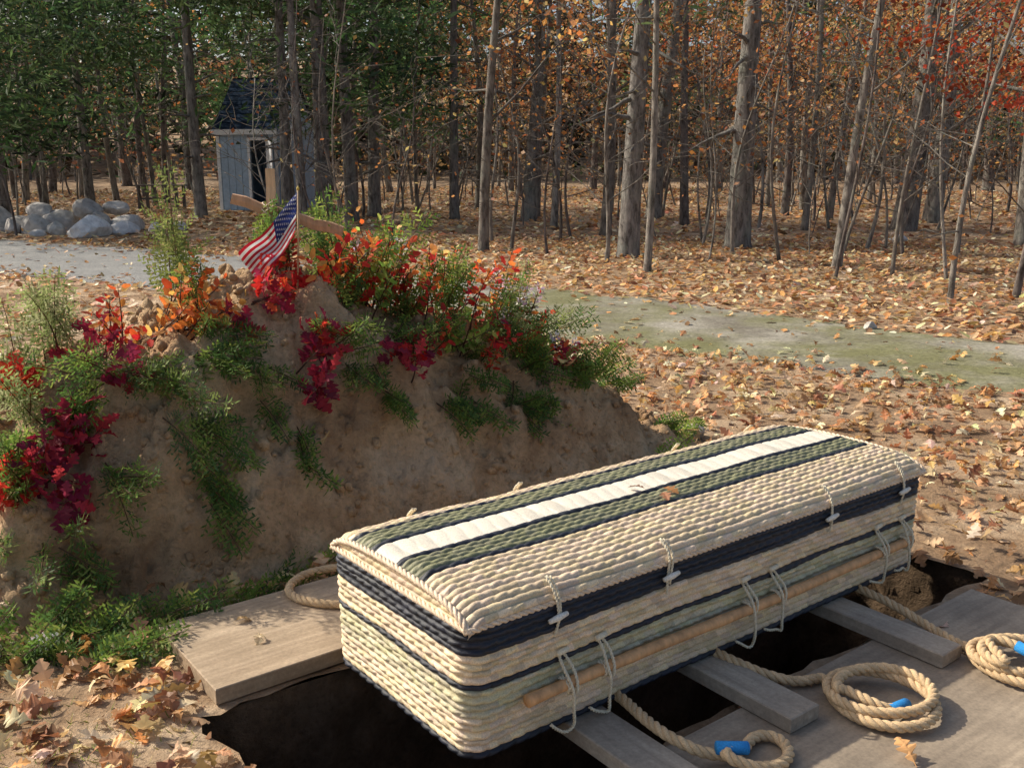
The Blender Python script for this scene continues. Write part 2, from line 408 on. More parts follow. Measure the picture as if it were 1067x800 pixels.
def twist(bf,pts,r,col,pitch=.05,n=6,strands=3,mat=0,step=.006):
    pts=np.asarray(pts,float);d=np.concatenate([[0],np.cumsum(np.linalg.norm(np.diff(pts,axis=0),axis=1))]);
    m=max(4,int(d[-1]/step));s=np.linspace(0,d[-1],m);P=np.stack([np.interp(s,d,pts[:,k]) for k in range(3)],1)
    for _ in range(3): P[1:-1]=(P[:-2]+2*P[1:-1]+P[2:])/4
    T=np.gradient(P,axis=0);T/=np.linalg.norm(T,axis=1)[:,None]+1e-9
    X_=np.cross(T[0],[0,0,1.]);
    if np.linalg.norm(X_)<.1: X_=np.array([1.,0,0])
    Xs=[]
    for i in range(m):
        X_=X_-T[i]*(X_@T[i]);X_/=np.linalg.norm(X_);Xs.append(X_.copy())
    Xs=np.array(Xs);Ys=np.cross(T,Xs)
    for q in range(strands):
        a=2*math.pi*(s/pitch+q/strands)
        Q=P+r*.5*(np.cos(a)[:,None]*Xs+np.sin(a)[:,None]*Ys)
        v,f=tube(Q,r*.56,n);bf.add(v,f,np.clip(np.array(col)*(1+.1*(q-1)),0,1),mat)
for x in (-OV,CL+OV):
    twist(bf,[W(x,(t*CW-CW/2)*1.015+CW/2,CZ+CH+arch(t)-.008) for t in .5-.5*np.cos(np.linspace(0.05,3.09,60))],.009,NAT,.06)
for y in (-.006,CW+.006):
    twist(bf,[W(x,y,CZ+CH+.002) for x in np.linspace(-OV,CL+OV,60)],.009,NAT,.06)
for x in (-.006,CL+.006):
    twist(bf,[W(x,y,CZ+CH+.002) for y in np.linspace(-OV,CW+OV,30)],.009,NAT,.06)
bf.obj('lid',M_wicker,parent=cof)
# poles, cords, toggles
bf=Buf()
for yy in (-.036,CW+.036):
    pts=[W(.145+1.71*t,yy+.003*math.sin(t*9),CZ+.128+.004*math.sin(t*5+1)) for t in np.linspace(0,1,30)]
    v,f=tube(pts,[.0150+.0016*(1 if i%6==0 else 0) for i in range(30)],12);bf.add(v,f,(.66,.37,.17))
bf.obj('carrying_pole',M_woodc,parent=cof)
bf=Buf();CORD=(.80,.72,.54)
def cord(pts,r=.0046):
    P=np.array(pts);P[1:-1]+=rng.normal(size=P[1:-1].shape)*.0035
    for _ in range(2):
        Q=[P[0]]
        for i in range(len(P)-1): Q+= [P[i]*.75+P[i+1]*.25,P[i]*.25+P[i+1]*.75]
        Q.append(P[-1]);P=np.array(Q)
    twist(bf,P,r*1.05,CORD,.02,5,2,step=.004)
for sg,y0 in ((-1,0),(1,CW)):
    for l_,dn,q in ((.27,.02,.02),(.40,.035,.03),(.976,.03,.02),(1.107,.055,.025),(1.667,.05,.02),(1.815,.07,.02)):
        y=lambda o:y0+sg*o
        cord([W(l_,y(.004),CZ+.205),W(l_-.004,y(.022),CZ+.19),W(l_-.006,y(.052),CZ+.15),W(l_,y(.058),CZ+.12),W(l_+.012,y(.05),CZ+.06),W(l_+.026,y(.04),CZ+.01),W(l_+q-.01,y(.035),CZ-.0+dn-.035),W(l_-.03,y(.034),CZ+.01+dn*.3),W(l_-.045,y(.03),CZ+.035)])
        cord([W(l_+.012,y(.004),CZ+.205),W(l_+.018,y(.02),CZ+.185),W(l_+.022,y(.05),CZ+.155),W(l_+.018,y(.057),CZ+.115),W(l_+.02,y(.03),CZ+.095),W(l_+.014,y(.012),CZ+.10)])
        for a_ in (0,.008): cord([W(l_-.008+a_,y(.016),CZ+.145),W(l_-.006+a_,y(.036),CZ+.149),W(l_-.004+a_,y(.056),CZ+.130),W(l_-.002+a_,y(.036),CZ+.108),W(l_+a_,y(.016),CZ+.113)],.0044)
        v,f=tube([W(l_-.012,y(.012),CZ+.208),W(l_+.024,y(.012),CZ+.212)],.008,8);bf.add(v,f,CORD)
    for l_ in (.248,.648,1.382,1.80):
        y=lambda o:y0+sg*o
        cord([W(l_,y(-.02),CZ+CH+.063),W(l_,y(.016),CZ+CH+.03),W(l_+.003,y(.020),CZ+CH-.03),W(l_+.002,y(.018),CZ+CH-.075),W(l_,y(.01),CZ+CH-.085)],.0040)
        cord([W(l_+.01,y(-.018),CZ+CH+.06),W(l_+.010,y(.017),CZ+CH+.03),W(l_+.008,y(.022),CZ+CH-.03),W(l_+.010,y(.012),CZ+CH-.06)],.0040)
        v,f=tube([W(l_-.026,y(.024),CZ+CH-.035),W(l_+.002,y(.027),CZ+CH-.03),W(l_+.032,y(.024),CZ+CH-.028)],[.006,.0085,.006],8);bf.add(v,f,(.8,.76,.66))
bf.obj('cords_and_toggles',M_rope,parent=cof)
# ------------------------------------------------------------ boards
def box(bf,l0,l1,w0,w1,z0,z1,col=(.4,.4,.4),mat=0,bev=.003,skew=0):
    V=[]
    for z,b in ((z0,0),(z1-bev,0),(z1,bev)):
        V+=[W(l0+b,w0+b,z),W(l1-b,w0+b,z),W(l1-b+skew,w1-b,z),W(l0+b+skew,w1-b,z)]
    F=[(3,2,1,0),(8,9,10,11)]
    for k in (0,4):
        for i in range(4): j=(i+1)%4;F.append((k+i,k+j,k+4+j,k+4+i))
    bf.add(V,F,col,mat)
bf=Buf();box(bf,-.335,2.5,.745,1.24,.010,.056);bf.obj('wooden_board',M_board,smooth=False)
bf=Buf();box(bf,-.7,2.02,-1.41,-.18,.012,.034);bf.obj('plywood_sheet',M_ply,smooth=False)
for i,(l_,wd,e) in enumerate(((.36,.13,-.42),(.83,.12,-.345),(1.455,.11,-.41))):
    bf=Buf();box(bf,l_-wd/2,l_+wd/2,e,.735,.038,.079,skew=.02);bf.obj('wooden_slat',M_slat,smooth=False)
# ------------------------------------------------------------ ropes
MAN=(.62,.44,.25)
def rope(name,pts,r=.0145,blue=None):
    P=np.array(pts)
    for _ in range(3):
        Q=[P[0]]
        for i in range(len(P)-1): Q+= [P[i]*.75+P[i+1]*.25,P[i]*.25+P[i+1]*.75]
        Q.append(P[-1]);P=np.array(Q)
    bf=Buf();twist(bf,P,r,MAN,.075,7)
    d=P[-1]-P[-3];d/=np.linalg.norm(d)
    if blue:
        v,f=tube([P[-1]-d*.075,P[-1]-d*.02,P[-1]+d*.004],r*1.12,12);bf.add(v,f,(.02,.25,.62))
    bf.obj(name,M_rope)
def coil(l,w,r,turns,z=.052,ph=0,sq=1.,n=14,dz=.02,rv=.012):
    out=[]
    for i in range(int(turns*n)+1):
        a=ph+2*math.pi*i/n;rr=r-rv*i/n+.016*math.sin(a*1.7)
        out.append(W(l+rr*math.cos(a),w+rr*sq*math.sin(a),z+dz*i/n))
    return out
rope('rope',[W(1.62,.2,.095),W(1.60,.02,.09),W(1.61,-.12,.075),W(1.59,-.28,.05),W(1.56,-.38,.05)]+coil(1.57,-.55,.13,2.3,ph=1.6)+[W(1.56,-.44,.10),W(1.60,-.50,.10),W(1.60,-.60,.08)],blue=True)
rope('rope',[W(.87,.2,.095),W(.873,.02,.09),W(.91,-.14,.07),W(.98,-.22,.052),W(1.06,-.235,.052)]+coil(1.08,-.41,.15,2.2,ph=1.75,sq=.92)+[W(1.0,-.34,.085),W(.99,-.42,.09),W(1.02,-.47,.07),W(1.10,-.47,.06)],blue=True)
rope('rope',[W(.48,.2,.095),W(.49,.0,.09),W(.45,-.14,.095),W(.45,-.24,.09),W(.50,-.31,.065),W(.58,-.34,.055),W(.68,-.30,.052),W(.72,-.36,.052),W(.66,-.43,.052),W(.56,-.42,.06),W(.50,-.36,.085),W(.52,-.33,.09),W(.57,-.36,.085)],blue=True)
rope('rope',[W(.55,1.0,.071),W(.4,1.23,.071),W(.31,1.27,.071),W(.2,1.30,.067),W(.10,1.22,.071),W(.08,1.14,.071),W(.11,1.06,.071),W(.18,.98,.071),W(.35,.9,.071),W(.5,.85,.071)])
# ------------------------------------------------------------ cross and flag on the mound
bf=Buf()
def plank(bf,p0,p1,wd,th,col,mat=0,side=None,wob=.004):
    p0=np.array(p0);p1=np.array(p1);T=(p1-p0);L=np.linalg.norm(T);T/=L
    s=np.cross(T,[0,1.,0.]) if side is None else np.array(side);s/=np.linalg.norm(s);q=np.cross(T,s)
    V=[];n=8
    for i in range(n+1):
        c=p0+T*L*i/n+s*wob*rng.normal()+q*wob*rng.normal();ww=wd*(1+.08*rng.normal())
        for a,b in ((-1,-1),(0,-1.25),(1,-1),(1.15,0),(1,1),(0,1.2),(-1,1),(-1.1,0)): V.append(c+s*ww/2*a*.9+q*th/2*b*.9)
    F=[(i*8+j,i*8+(j+1)%8,(i+1)*8+(j+1)%8,(i+1)*8+j) for i in range(n) for j in range(8)]
    F+=[(0,1,2,3),(0,3,4,7),(4,5,6,7)];o=n*8;F+=[(o+3,o+2,o+1,o),(o+7,o+4,o+3,o),(o+7,o+6,o+5,o+4)]
    bf.add(V,F,col,mat)
plank(bf,(-1.045,4.2,.85),(-1.04,4.22,1.47),.038,.03,(.62,.43,.26))
plank(bf,(-1.195,4.17,1.345),(-.73,4.19,1.205),.046,.03,(.52,.30,.17),side=(.28,0,.96))
for k in range(4):
    v,f=tube([(-1.045+.028*math.cos(a)+.003*k,4.185+.045*math.sin(a),1.285+.012*k+.02*math.cos(a)*(1 if k%2 else -1)) for a in np.linspace(0,6.28,14)],.003,5);bf.add(v,f,(.6,.5,.35))
bf.obj('wooden_cross',M_woodc,smooth=False)
flag=bpy.data.objects.new('american_flag',None);scene.collection.objects.link(flag)
TL=np.array([-.885,4.03,1.375])
def fpos(u,v,off=0):
    top=TL+u*np.array([-.265,.02,-.255]);dn=np.array([-.01,-.03,-.165])*(1-u)+np.array([.095,-.05,-.11])*u
    p=top+v*dn
    wv=.030*math.sin(u*9+v*2.2)*(.3+u)+.014*math.sin(v*7+u*3)
    return p+np.array([.25,-.9,.35])*(wv+off)+np.array([0,0,-.02*math.sin(u*3.1)])
bf=Buf();nu,nvv=52,52;V=[fpos(i/nu,j/nvv) for i in range(nu+1) for j in range(nvv+1)];F=[];C=[]
for i in range(nu):
    for j in range(nvv):
        F.append((i*(nvv+1)+j,(i+1)*(nvv+1)+j,(i+1)*(nvv+1)+j+1,i*(nvv+1)+j+1));s=int(j/nvv*13)
        C.append((.02,.035,.16) if (i/nu<.4 and s<7) else ((.55,.02,.04) if s%2==0 else (.8,.8,.8)))
bf.add(V,F,C)
for r in range(9):
    for c in range(6 if r%2==0 else 5):
        u=.4*((2*c+1+(r%2))/12);v=7/13*(r+1)/10
        for off in (.0016,-.0016):
            V=[fpos(u,v,off)]
            for k in range(10):
                a=math.pi*k/5;q=.0055 if k%2==0 else .0024
                V.append(fpos(u+q*math.sin(a)/.37,v-q*math.cos(a)/.18,off))
            bf.add(V,[(0,1+k,1+(k+1)%10) for k in range(10)],(.82,.82,.82))
bf.obj('cloth',M_cloth,parent=flag)
bf=Buf();v,f=tube([(-.882,4.035,1.385),(-.895,4.05,1.15),(-.92,4.07,.85)],.0042,8);bf.add(v,f,(.45,.32,.18))
v,f=tube([(-.882,4.035,1.383),(-.8815,4.034,1.392),(-.881,4.034,1.40)],[.0055,.006,.001],8);bf.add(v,f,(.6,.45,.1));bf.obj('staff',M_woodc,parent=flag)
# ------------------------------------------------------------ cut branches laid on the mound
def basis(d,spin=0):
    d=np.array(d,float);d/=np.linalg.norm(d);r=np.array([0,0,1.]) if abs(d[2])<.9 else np.array([1.,0,0])
    x=np.cross(d,r);x/=np.linalg.norm(x);y=np.cross(d,x);c,s=math.cos(spin),math.sin(spin)
    return d,x*c+y*s,-x*s+y*c
def cedar(bf,p,d,L,cols,dens=1.):
    d,x,y=basis(d,rng.random()*6);n=int(15*dens);bendv=(x*rng.normal()+y*rng.normal())*.12+np.array([0,0,-.06])
    st=[p+d*L*t+bendv*L*t*t for t in np.linspace(0,1,8)]
    v,f=tube(st,np.linspace(.0035,.001,8),4);bf.add(v,f,(.16,.09,.05))
    st=np.array(st)
    VV=[];FF=[];CC=[];b0=0
    for i in range(n*2):
        t=.12+.86*i/(n*2);o=np.array([np.interp(t,np.linspace(0,1,8),st[:,k]) for k in range(3)])
        a=i*2.4+rng.normal()*.3;sd=x*math.cos(a)+y*math.sin(a)*.55;br=d*.75+sd;br/=np.linalg.norm(br)
        bl=L*(.34*(1-t)**.6+.06)*(.75+.5*rng.random())
        m=max(3,int(bl/.013))
        c=np.array(cols[rng.integers(len(cols))])*(.7+.6*rng.random())
        nrm=np.cross(br,d);nrm/=np.linalg.norm(nrm)+1e-9;sd2=np.cross(nrm,br)
        for k in range(m):
            q=o+br*bl*(k+.5)/m+np.array([0,0,-.15])*bl*(k/m)**2
            sg=1 if k%2 else -1
            dr=br*.8+sd2*sg*.8+nrm*rng.normal()*.25;dr/=np.linalg.norm(dr)
            ln=.034*(1-.5*k/m)*(.7+.6*rng.random());s2=np.cross(dr,nrm);
            VV+=[q-s2*.0016,q+s2*.0016,q+dr*ln*.55+s2*.0042,q+dr*ln];FF.append((b0,b0+1,b0+2,b0+3));CC.append(c);b0+=4
            VV+=[q-s2*.0016,q+dr*ln,q+dr*ln*.55-s2*.0042,q-s2*.002];FF.append((b0,b0+1,b0+2,b0+3));CC.append(c*.9);b0+=4
        VV+=[o,o+s2*.002,o+br*bl,o+br*bl-s2*.002];FF.append((b0,b0+1,b0+2,b0+3));CC.append(c*.8);b0+=4
    bf.add(VV,FF,CC)
def leafy(bf,p,d,L,cols,size,n,tmpl):
    d,x,y=basis(d,rng.random()*6);bendv=(x*rng.normal()+y*rng.normal())*.12
    st=np.array([p+d*L*t+bendv*L*t*t for t in np.linspace(0,1,7)])
    v,f=tube(st,np.linspace(.004,.0012,7),4);bf.add(v,f,(.13,.07,.05))
    for i in range(n):
        t=.2+.8*(i+rng.random())/n;o=np.array([np.interp(t,np.linspace(0,1,7),st[:,k]) for k in range(3)])
        a=i*2.4+rng.normal()*.4;dr=d*.5+x*math.cos(a)+y*math.sin(a)+np.array([0,0,.15*rng.normal()]);dr/=np.linalg.norm(dr)
        up=np.array([.25,-.45,.8])+rng.normal(size=3)*.45;s=np.cross(up,dr);s/=np.linalg.norm(s);u=np.cross(dr,s)
        R=np.stack([dr,s,u],1)[None];tv,tf=tmpl[rng.integers(len(tmpl))]
        scat(bf,(o+dr*.012)[None],R,size*(.7+.5*rng.random()),pal(cols,1,.2),tv,tf)
CED=[(.12,.22,.045),(.20,.30,.06),(.09,.17,.05),(.28,.35,.08)];CEDP=[(.30,.35,.14),(.23,.30,.10),(.36,.38,.2)]
CRI=[(.42,.03,.06),(.32,.02,.055),(.54,.05,.07),(.28,.03,.07)];RED=[(.72,.06,.04),(.62,.03,.03),(.78,.13,.05)]
ORG=[(.86,.26,.06),(.88,.38,.10),(.76,.15,.04),(.82,.5,.16)];GRE=[(.24,.37,.06),(.38,.47,.10)]
def site(l,w,h=0): 
    q=W(l,w);q[2]=max(mound(l,w),float(gnoise(q[0],q[1])))+h;return q
def bunch(kind,l,w,dl,dw,dz,L,n=3,cols=None,size=None,spread=.35,off=.0):
    bf=Buf()
    for i in range(n):
        p=site(l+rng.normal()*.03,w+rng.normal()*.03,off-.01);d=WD(dl,dw,dz);d/=np.linalg.norm(d);d=d+rng.normal(size=3)*spread
        if d[2]<-.5: d[2]=-.5
        LL=L*(.75+.5*rng.random())
        if kind=='cedar': cedar(bf,p,d,LL,cols or CED)
        elif kind=='oak': leafy(bf,p,d,LL*.8,cols or CRI,size or .085,9,OAKS[:4])
        elif kind=='sprig': leafy(bf,p,d,LL,cols or ORG,size or .04,16,[simpT(.3,.2,.05),simpT(.26,-.2,-.1)])
        elif kind=='flower':
            leafy(bf,p,d,LL,[(.14,.2,.08)],.03,8,[SIMP]);leafy(bf,p+d*LL*.5,d,LL*.6,[(.8,.78,.76),(.75,.6,.7)],.024,26,[SIMP])
    nm={'cedar':'cedar_branch','oak':'red_oak_branch','sprig':'autumn_leaf_sprig','flower':'white_flower_sprig'}[kind]
    bf.obj(nm,M_leaf,smooth=False)
B=bunch
B('oak',.52,1.84,0,-.5,.5,.16,4);B('oak',.55,1.90,.3,-.5,.5,.14,3,cols=CRI+RED)
B('oak',.99,1.79,0,-.5,.4,.14,3);B('oak',1.02,1.86,-.5,-.5,.5,.14,3,cols=CRI+RED)
B('oak',-.35,1.93,0,-.5,.4,.18,5);B('oak',-.48,1.86,0,-.6,.3,.18,4);B('oak',-.50,1.80,.2,-.6,.1,.15,2)
B('oak',-.47,2.25,0,-.3,.7,.18,4,cols=RED);B('oak',-.60,1.92,0,-.5,.5,.16,4,cols=RED)
B('oak',-.2,2.15,0,-.3,.6,.16,3);B('oak',.38,2.12,.3,-.3,.7,.15,3,cols=RED+CRI);B('oak',.52,2.12,.3,-.3,.6,.14,2,cols=RED)
B('oak',.30,2.05,0,-.5,.4,.13,2);B('oak',-.15,1.95,.2,-.5,.3,.14,2);B('oak',1.9,1.9,0,-.4,.5,.12,2)
B('sprig',.0,2.15,.3,-.4,.6,.26,8,size=.046);B('sprig',.08,2.12,.6,-.3,.5,.26,7,size=.046);B('sprig',-.12,2.15,-.3,-.3,.6,.22,5,cols=RED+ORG)
for l_ in (.78,.92,1.06,1.2): B('sprig',l_,2.15,.2*rng.normal(),-.1,.9,.34,4,cols=RED+ORG,size=.055)
for l_ in (1.32,1.48,1.62): B('sprig',l_,2.08,.2,-.2,.9,.34,4,cols=ORG+RED,size=.052)
B('oak',1.1,2.1,.2,-.2,.8,.24,3,cols=RED);B('oak',.85,2.1,.1,-.2,.8,.22,2,cols=RED);B('oak',1.45,2.05,.2,-.3,.7,.22,2,cols=RED+CRI);B('oak',1.7,1.98,.2,-.3,.6,.18,3,cols=CRI+RED)
B('sprig',1.75,2.0,.3,-.3,.7,.22,4,cols=RED+[(.5,.1,.2)]);B('sprig',1.15,1.95,0,-.4,.6,.18,3,cols=RED);B('sprig',1.0,2.2,0,.1,.9,.44,5,cols=GRE+ORG)
B('sprig',.65,2.2,-.2,-.2,.7,.2,3,cols=RED);B('sprig',1.45,1.9,0,-.4,.6,.18,3,cols=RED);B('sprig',1.3,2.0,0,-.4,.7,.28,5,cols=GRE);B('sprig',.95,2.1,0,-.3,.8,.32,4,cols=GRE)
B('cedar',.22,2.28,-.25,0,1,.50,4,cols=[(.2,.25,.07),(.25,.28,.09),(.14,.2,.06)],spread=.12)
B('cedar',.60,2.25,0,-.1,1,.32,5,spread=.15);B('cedar',.86,2.25,-.3,0,1,.38,5,spread=.2);B('cedar',.80,2.1,.2,-.3,.9,.24,4);B('cedar',1.15,2.12,0,-.4,.8,.28,4)
B('cedar',1.05,2.25,.1,0,1,.46,5,cols=GRE+CED,spread=.25);B('cedar',1.30,2.1,.2,-.2,.9,.36,5);B('cedar',1.55,2.0,.3,-.3,.9,.36,5,cols=CEDP+CED);B('cedar',1.75,2.05,.2,-.1,.9,.38,4,cols=CEDP+CED)
B('cedar',1.50,1.78,0,-.5,-.2,.24,5);B('cedar',1.62,1.85,.2,-.5,.2,.22,4);B('cedar',1.86,1.85,.2,-.5,.1,.24,5);B('cedar',2.05,1.85,.3,-.4,.3,.24,4)
B('cedar',2.2,1.9,.3,-.4,.3,.22,3);B('cedar',1.28,1.82,0,-.5,-.1,.22,4);B('cedar',1.08,1.76,0,-.5,-.3,.22,4);B('cedar',.78,1.74,0,-.5,-.4,.2,3);B('cedar',1.2,1.9,0,-.5,.2,.2,3)
B('cedar',.70,1.90,0,-.5,.3,.22,4);B('cedar',.37,1.68,0,-.5,-.4,.18,3);B('cedar',.31,1.88,0,-.5,-.2,.24,4);B('cedar',.2,2.06,0,-.4,.3,.24,4);B('cedar',.72,1.82,0,-.5,-.3,.2,3)
B('cedar',-.12,2.02,.3,-.6,-.1,.32,6);B('cedar',-.2,2.0,-.5,-.5,.2,.30,5);B('cedar',-.05,1.80,.2,-.6,-.4,.28,5);B('cedar',-.0,1.66,.2,-.5,-.5,.24,4);B('cedar',.1,1.95,.2,-.5,.1,.24,4)
B('cedar',-.45,2.05,-.2,-.4,.6,.26,4,cols=CEDP);B('cedar',-.30,2.25,0,-.2,.9,.34,5,cols=CEDP);B('cedar',-.5,2.3,-.2,-.1,.9,.34,4,cols=CEDP);B('cedar',-.6,2.0,0,-.5,.3,.25,4)
B('cedar',-.62,1.85,0,-.5,.4,.22,4);B('cedar',.95,1.9,.1,-.5,.2,.2,3);B('cedar',1.4,2.0,.1,-.5,.4,.25,4);B('cedar',1.7,1.95,.1,-.5,.4,.25,4);B('cedar',-.3,1.8,.1,-.6,-.1,.26,4);B('cedar',-.55,1.72,.1,-.5,.1,.24,4)
B('cedar',-.4,1.98,.1,-.4,.4,.25,4)
B('cedar',-.15,1.34,.9,-.15,.02,.36,4,spread=.2);B('cedar',.08,1.36,.9,0,.02,.36,4,cols=GRE+CED,spread=.2);B('cedar',-.35,1.36,.7,-.3,.05,.3,4,spread=.25);B('cedar',.25,1.38,.8,.1,.05,.25,3,cols=GRE,spread=.2)
B('cedar',-.55,1.38,.8,-.2,.05,.34,4,cols=GRE+CED,spread=.25);B('cedar',-.62,1.22,.8,-.1,.05,.3,4,cols=CED,spread=.25)
B('cedar',-.62,1.5,.3,-.3,.4,.2,5);B('cedar',-.75,1.35,.4,-.3,.3,.22,4);B('cedar',-.52,1.36,.5,-.3,.2,.2,4);B('cedar',-.78,1.55,.2,-.3,.5,.22,4)
B('cedar',2.45,1.72,.8,-.3,.2,.16,3,cols=GRE+CED);B('cedar',2.7,1.85,.8,-.2,.2,.18,3,cols=GRE+CED);B('cedar',2.2,1.55,.8,-.3,.3,.2,3,cols=GRE)
B('flower',1.06,2.12,.1,-.2,.9,.28,2);B('flower',1.75,2.05,.1,-.2,.9,.32,3);B('flower',1.6,1.98,.1,-.3,.8,.22,2);B('flower',1.95,1.98,.2,-.3,.7,.18,2);B('flower',.85,2.1,0,-.3,.8,.2,1)
B('flower',-.68,1.38,0,-.3,.5,.08,2)
# moss / grass by the boards
bf=Buf()
n=3000;a=rng.uniform(-1.3,.9,n);b=rng.uniform(.6,1.55,n)
kk=((b>1.26)|(a<-.42))&(rng.random(n)<np.where(a<-.37,.8,1))&(np.array([noise.noise(Vector((x*3,y*3,2))) for x,y in zip(a,b)])>-.08);a=a[kk];b=b[kk];n=len(a)
P=np.array([site(x,y,-.003) for x,y in zip(a,b)])
BL=(np.array([(0,.0,0),(0,.05,0),(.5,.05,.05),(1,0,.3)],float),np.array([(0,1,2,3)]))
scat(bf,P,rot(rng.random(n)*6.28,rng.normal(size=n)*.3,-rng.uniform(.1,.9,n)),rng.uniform(.015,.04,n),pal([(.15,.21,.05),(.24,.28,.07),(.36,.34,.13)],n),*BL)
bf.obj('grass',M_leaf,smooth=False)
# ------------------------------------------------------------ leaf litter
LIT=[(.62,.38,.18),(.48,.25,.12),(.74,.52,.28),(.32,.15,.07),(.80,.65,.42),(.66,.35,.13)]
def litter(n,r0,r1,a0=-.72,a1=.72,x0=0):
    r=np.sqrt(rng.uniform(r0*r0,r1*r1,n));a=rng.uniform(a0,a1,n);x=r*np.sin(a);y=r*np.cos(a)
    l_,w_=LW(x,y)
    keep=np.ones(n,bool)
    keep&=~((l_>-.36)&(l_<2.5)&(w_>.7)&(w_<1.27))|(rng.random(n)<.01)
    keep&=~((l_>-.75)&(l_<2.04)&(w_>-1.45)&(w_<-.16))|(rng.random(n)<.012)
    keep&=~((l_>PL0-.02)&(l_<PL1+.02)&(w_>PW0-.02)&(w_<PW1+.02))
    m=mound0(l_,w_);keep&=(m<.04)|(rng.random(n)<.02)
    pd=path_dist(x,y);keep&=(pd>-.1)|(rng.random(n)<np.clip(.6*np.exp((pd)/.5),.09,1))
    left=(x<-.2*y)&(y>5)&(y<13);keep&=~left|(rng.random(n)<.45)
    bare=(l_>2.2)&(l_<3.0)&(w_>-1.)&(w_<.5);keep&=~bare|(rng.random(n)<.5)
    return x[keep],y[keep]
bf=Buf()
x,y=litter(13500,1.6,9);x2,y2=litter(1000,1.6,3.6,-.75,-.05);x=np.concatenate([x,x2]);y=np.concatenate([y,y2])
z=np.array([max(mound(*LW(a,b)),gnoise(a,b))+float(terr(a,b)) for a,b in zip(x,y)])
l_,w_=LW(x,y);on1=(l_>-.335)&(l_<2.5)&(w_>.745)&(w_<1.24);on2=(l_>-.7)&(l_<2.02)&(w_>-1.41)&(w_<-.18)
z=np.where(on1,.058,np.where(on2,.036,z));z+=rng.random(len(x))*.02*(~(on1|on2))+.004
pick=rng.integers(0,6,len(x));sz=rng.uniform(.045,.115,len(x))
for k in range(6):
    s=pick==k;n=s.sum()
    scat(bf,np.stack([x,y,z],1)[s],rot(rng.random(n)*6.28,rng.normal(size=n)*.42,rng.normal(size=n)*.42+(math.pi*(rng.random(n)<.4))),sz[s],pal(LIT,n),*OAKS[k])
x,y=litter(32000,9,20);n=len(x);z=terr(x,y)+.01+rng.random(n)*.02
scat(bf,np.stack([x,y,z],1),rot(rng.random(n)*6.28,rng.normal(size=n)*.35,rng.normal(size=n)*.3),rng.uniform(.06,.13,n),pal(LIT,n),*SIMP)
x,y=litter(34000,20,48);n=len(x);z=terr(x,y)+.01+rng.random(n)*.03
scat(bf,np.stack([x,y,z],1),rot(rng.random(n)*6.28,rng.normal(size=n)*.35,rng.normal(size=n)*.3),rng.uniform(.10,.22,n),pal(LIT,n),*QUAD)
bf.obj('fallen_leaves',M_litter,smooth=False)
bf=Buf()
for (l_,w_,z_) in ((.88,.30,CZ+CH+LH+.018),(.93,.28,CZ+CH+LH+.018),(.90,.25,CZ+CH+LH+.018)):
    scat(bf,W(l_,w_,z_)[None],rot([rng.random()*6],[.2],[.1]),.06,pal([(.3,.14,.07)],1),*OAKS[0])
bf.obj('dried_leaf',M_litter,smooth=False)
# ------------------------------------------------------------ trees
BRK=[(.22,.19,.16),(.28,.25,.215),(.16,.13,.115)]
ORL=[(.54,.23,.07),(.43,.16,.05),(.60,.32,.11),(.32,.12,.045),(.54,.38,.18)]
PIN=[(.06,.11,.04),(.085,.145,.05),(.12,.175,.07)]
def tree(name,x,y,r,H,lean=(0,0),kind='oak',col=None,leaves=1200,low=2.2,cols=None,lsz=.10,build=None,wig=.04,nb=None):
    bf=build or Buf();z0=float(terr(x,y))-.1;k=12;col=col if col is not None else np.array(BRK[rng.integers(3)])*(.85+.3*rng.random())
    ph=rng.random(4)*6
    def cp_(t): return np.array([x+lean[0]*H*t+wig*H*.3*(math.sin(t*5+ph[0])-math.sin(ph[0])),y+lean[1]*H*t+wig*H*.2*(math.sin(t*4+ph[1])-math.sin(ph[1])),z0+H*t])
    P=[cp_(t) for t in np.linspace(0,1,k)];rr=r*(1-.8*np.linspace(0,1,k));rr=np.concatenate([[r*1.35,],rr[1:]])
    P.insert(1,cp_(.02));rr=np.insert(rr,1,r*1.05)
    v,f=tube(P,rr,10 if r>.06 else 6);bf.add(v,f,col,0)
    nb=nb or int(H*1.6)
    ends=[]
    for i in range(nb):
        t=(low+(H-low)*((i+rng.random())/nb))/H
        if t>.98: continue
        o=cp_(t);a=rng.random()*6.28
        dead=kind=='pine' and t<.45
        if dead: L=.3+.8*rng.random();up=.1
        else: L=min((.10+.22*rng.random())*H*(1.1-t)+.4,2.2);up=.5 if kind!='pine' else .1
        d=np.array([math.cos(a),math.sin(a),up+.3*rng.normal()])
        pts=[o+d*L*s+np.array([0,0,(-.15 if kind=='pine' else .1)*L*s*s])+rng.normal(size=3)*.04*L*s for s in np.linspace(0,1,5)]
        v,f=tube(pts,np.linspace(max(.006,r*(1-.8*t)*.35),.003,5),4,False);bf.add(v,f,col*.8,0)
        for q in range(3):
            b=pts[2+q%3];d2=d+rng.normal(size=3)*.6;e=b+d2*L*.35
            v,f=tube([b,(b+e)/2+rng.normal(size=3)*.03*L,e],[.006,.004,.002],3,False);bf.add(v,f,col*.8,0)
            if not dead: ends+=[e,(b+e)/2,pts[2+q%3]]
    if leaves and ends:
        sp=np.array([.28,.28,.16]) if kind=='pine' else np.array([.13,.13,.10])
        E=np.array(ends)[rng.integers(0,len(ends),leaves)]+rng.normal(size=(leaves,3))*sp
        c=pal(cols or (PIN if kind=='pine' else ORL),leaves,.3)
        scat(bf,E,rot(rng.random(leaves)*6.28,rng.normal(size=leaves)*.8,rng.normal(size=leaves)*.8),lsz*rng.uniform(.7,1.4,leaves),c,*(QUAD if kind!='pine' else NEED),mat=1)
    if build is None: bf.obj(name,[M_bark,M_leaf])
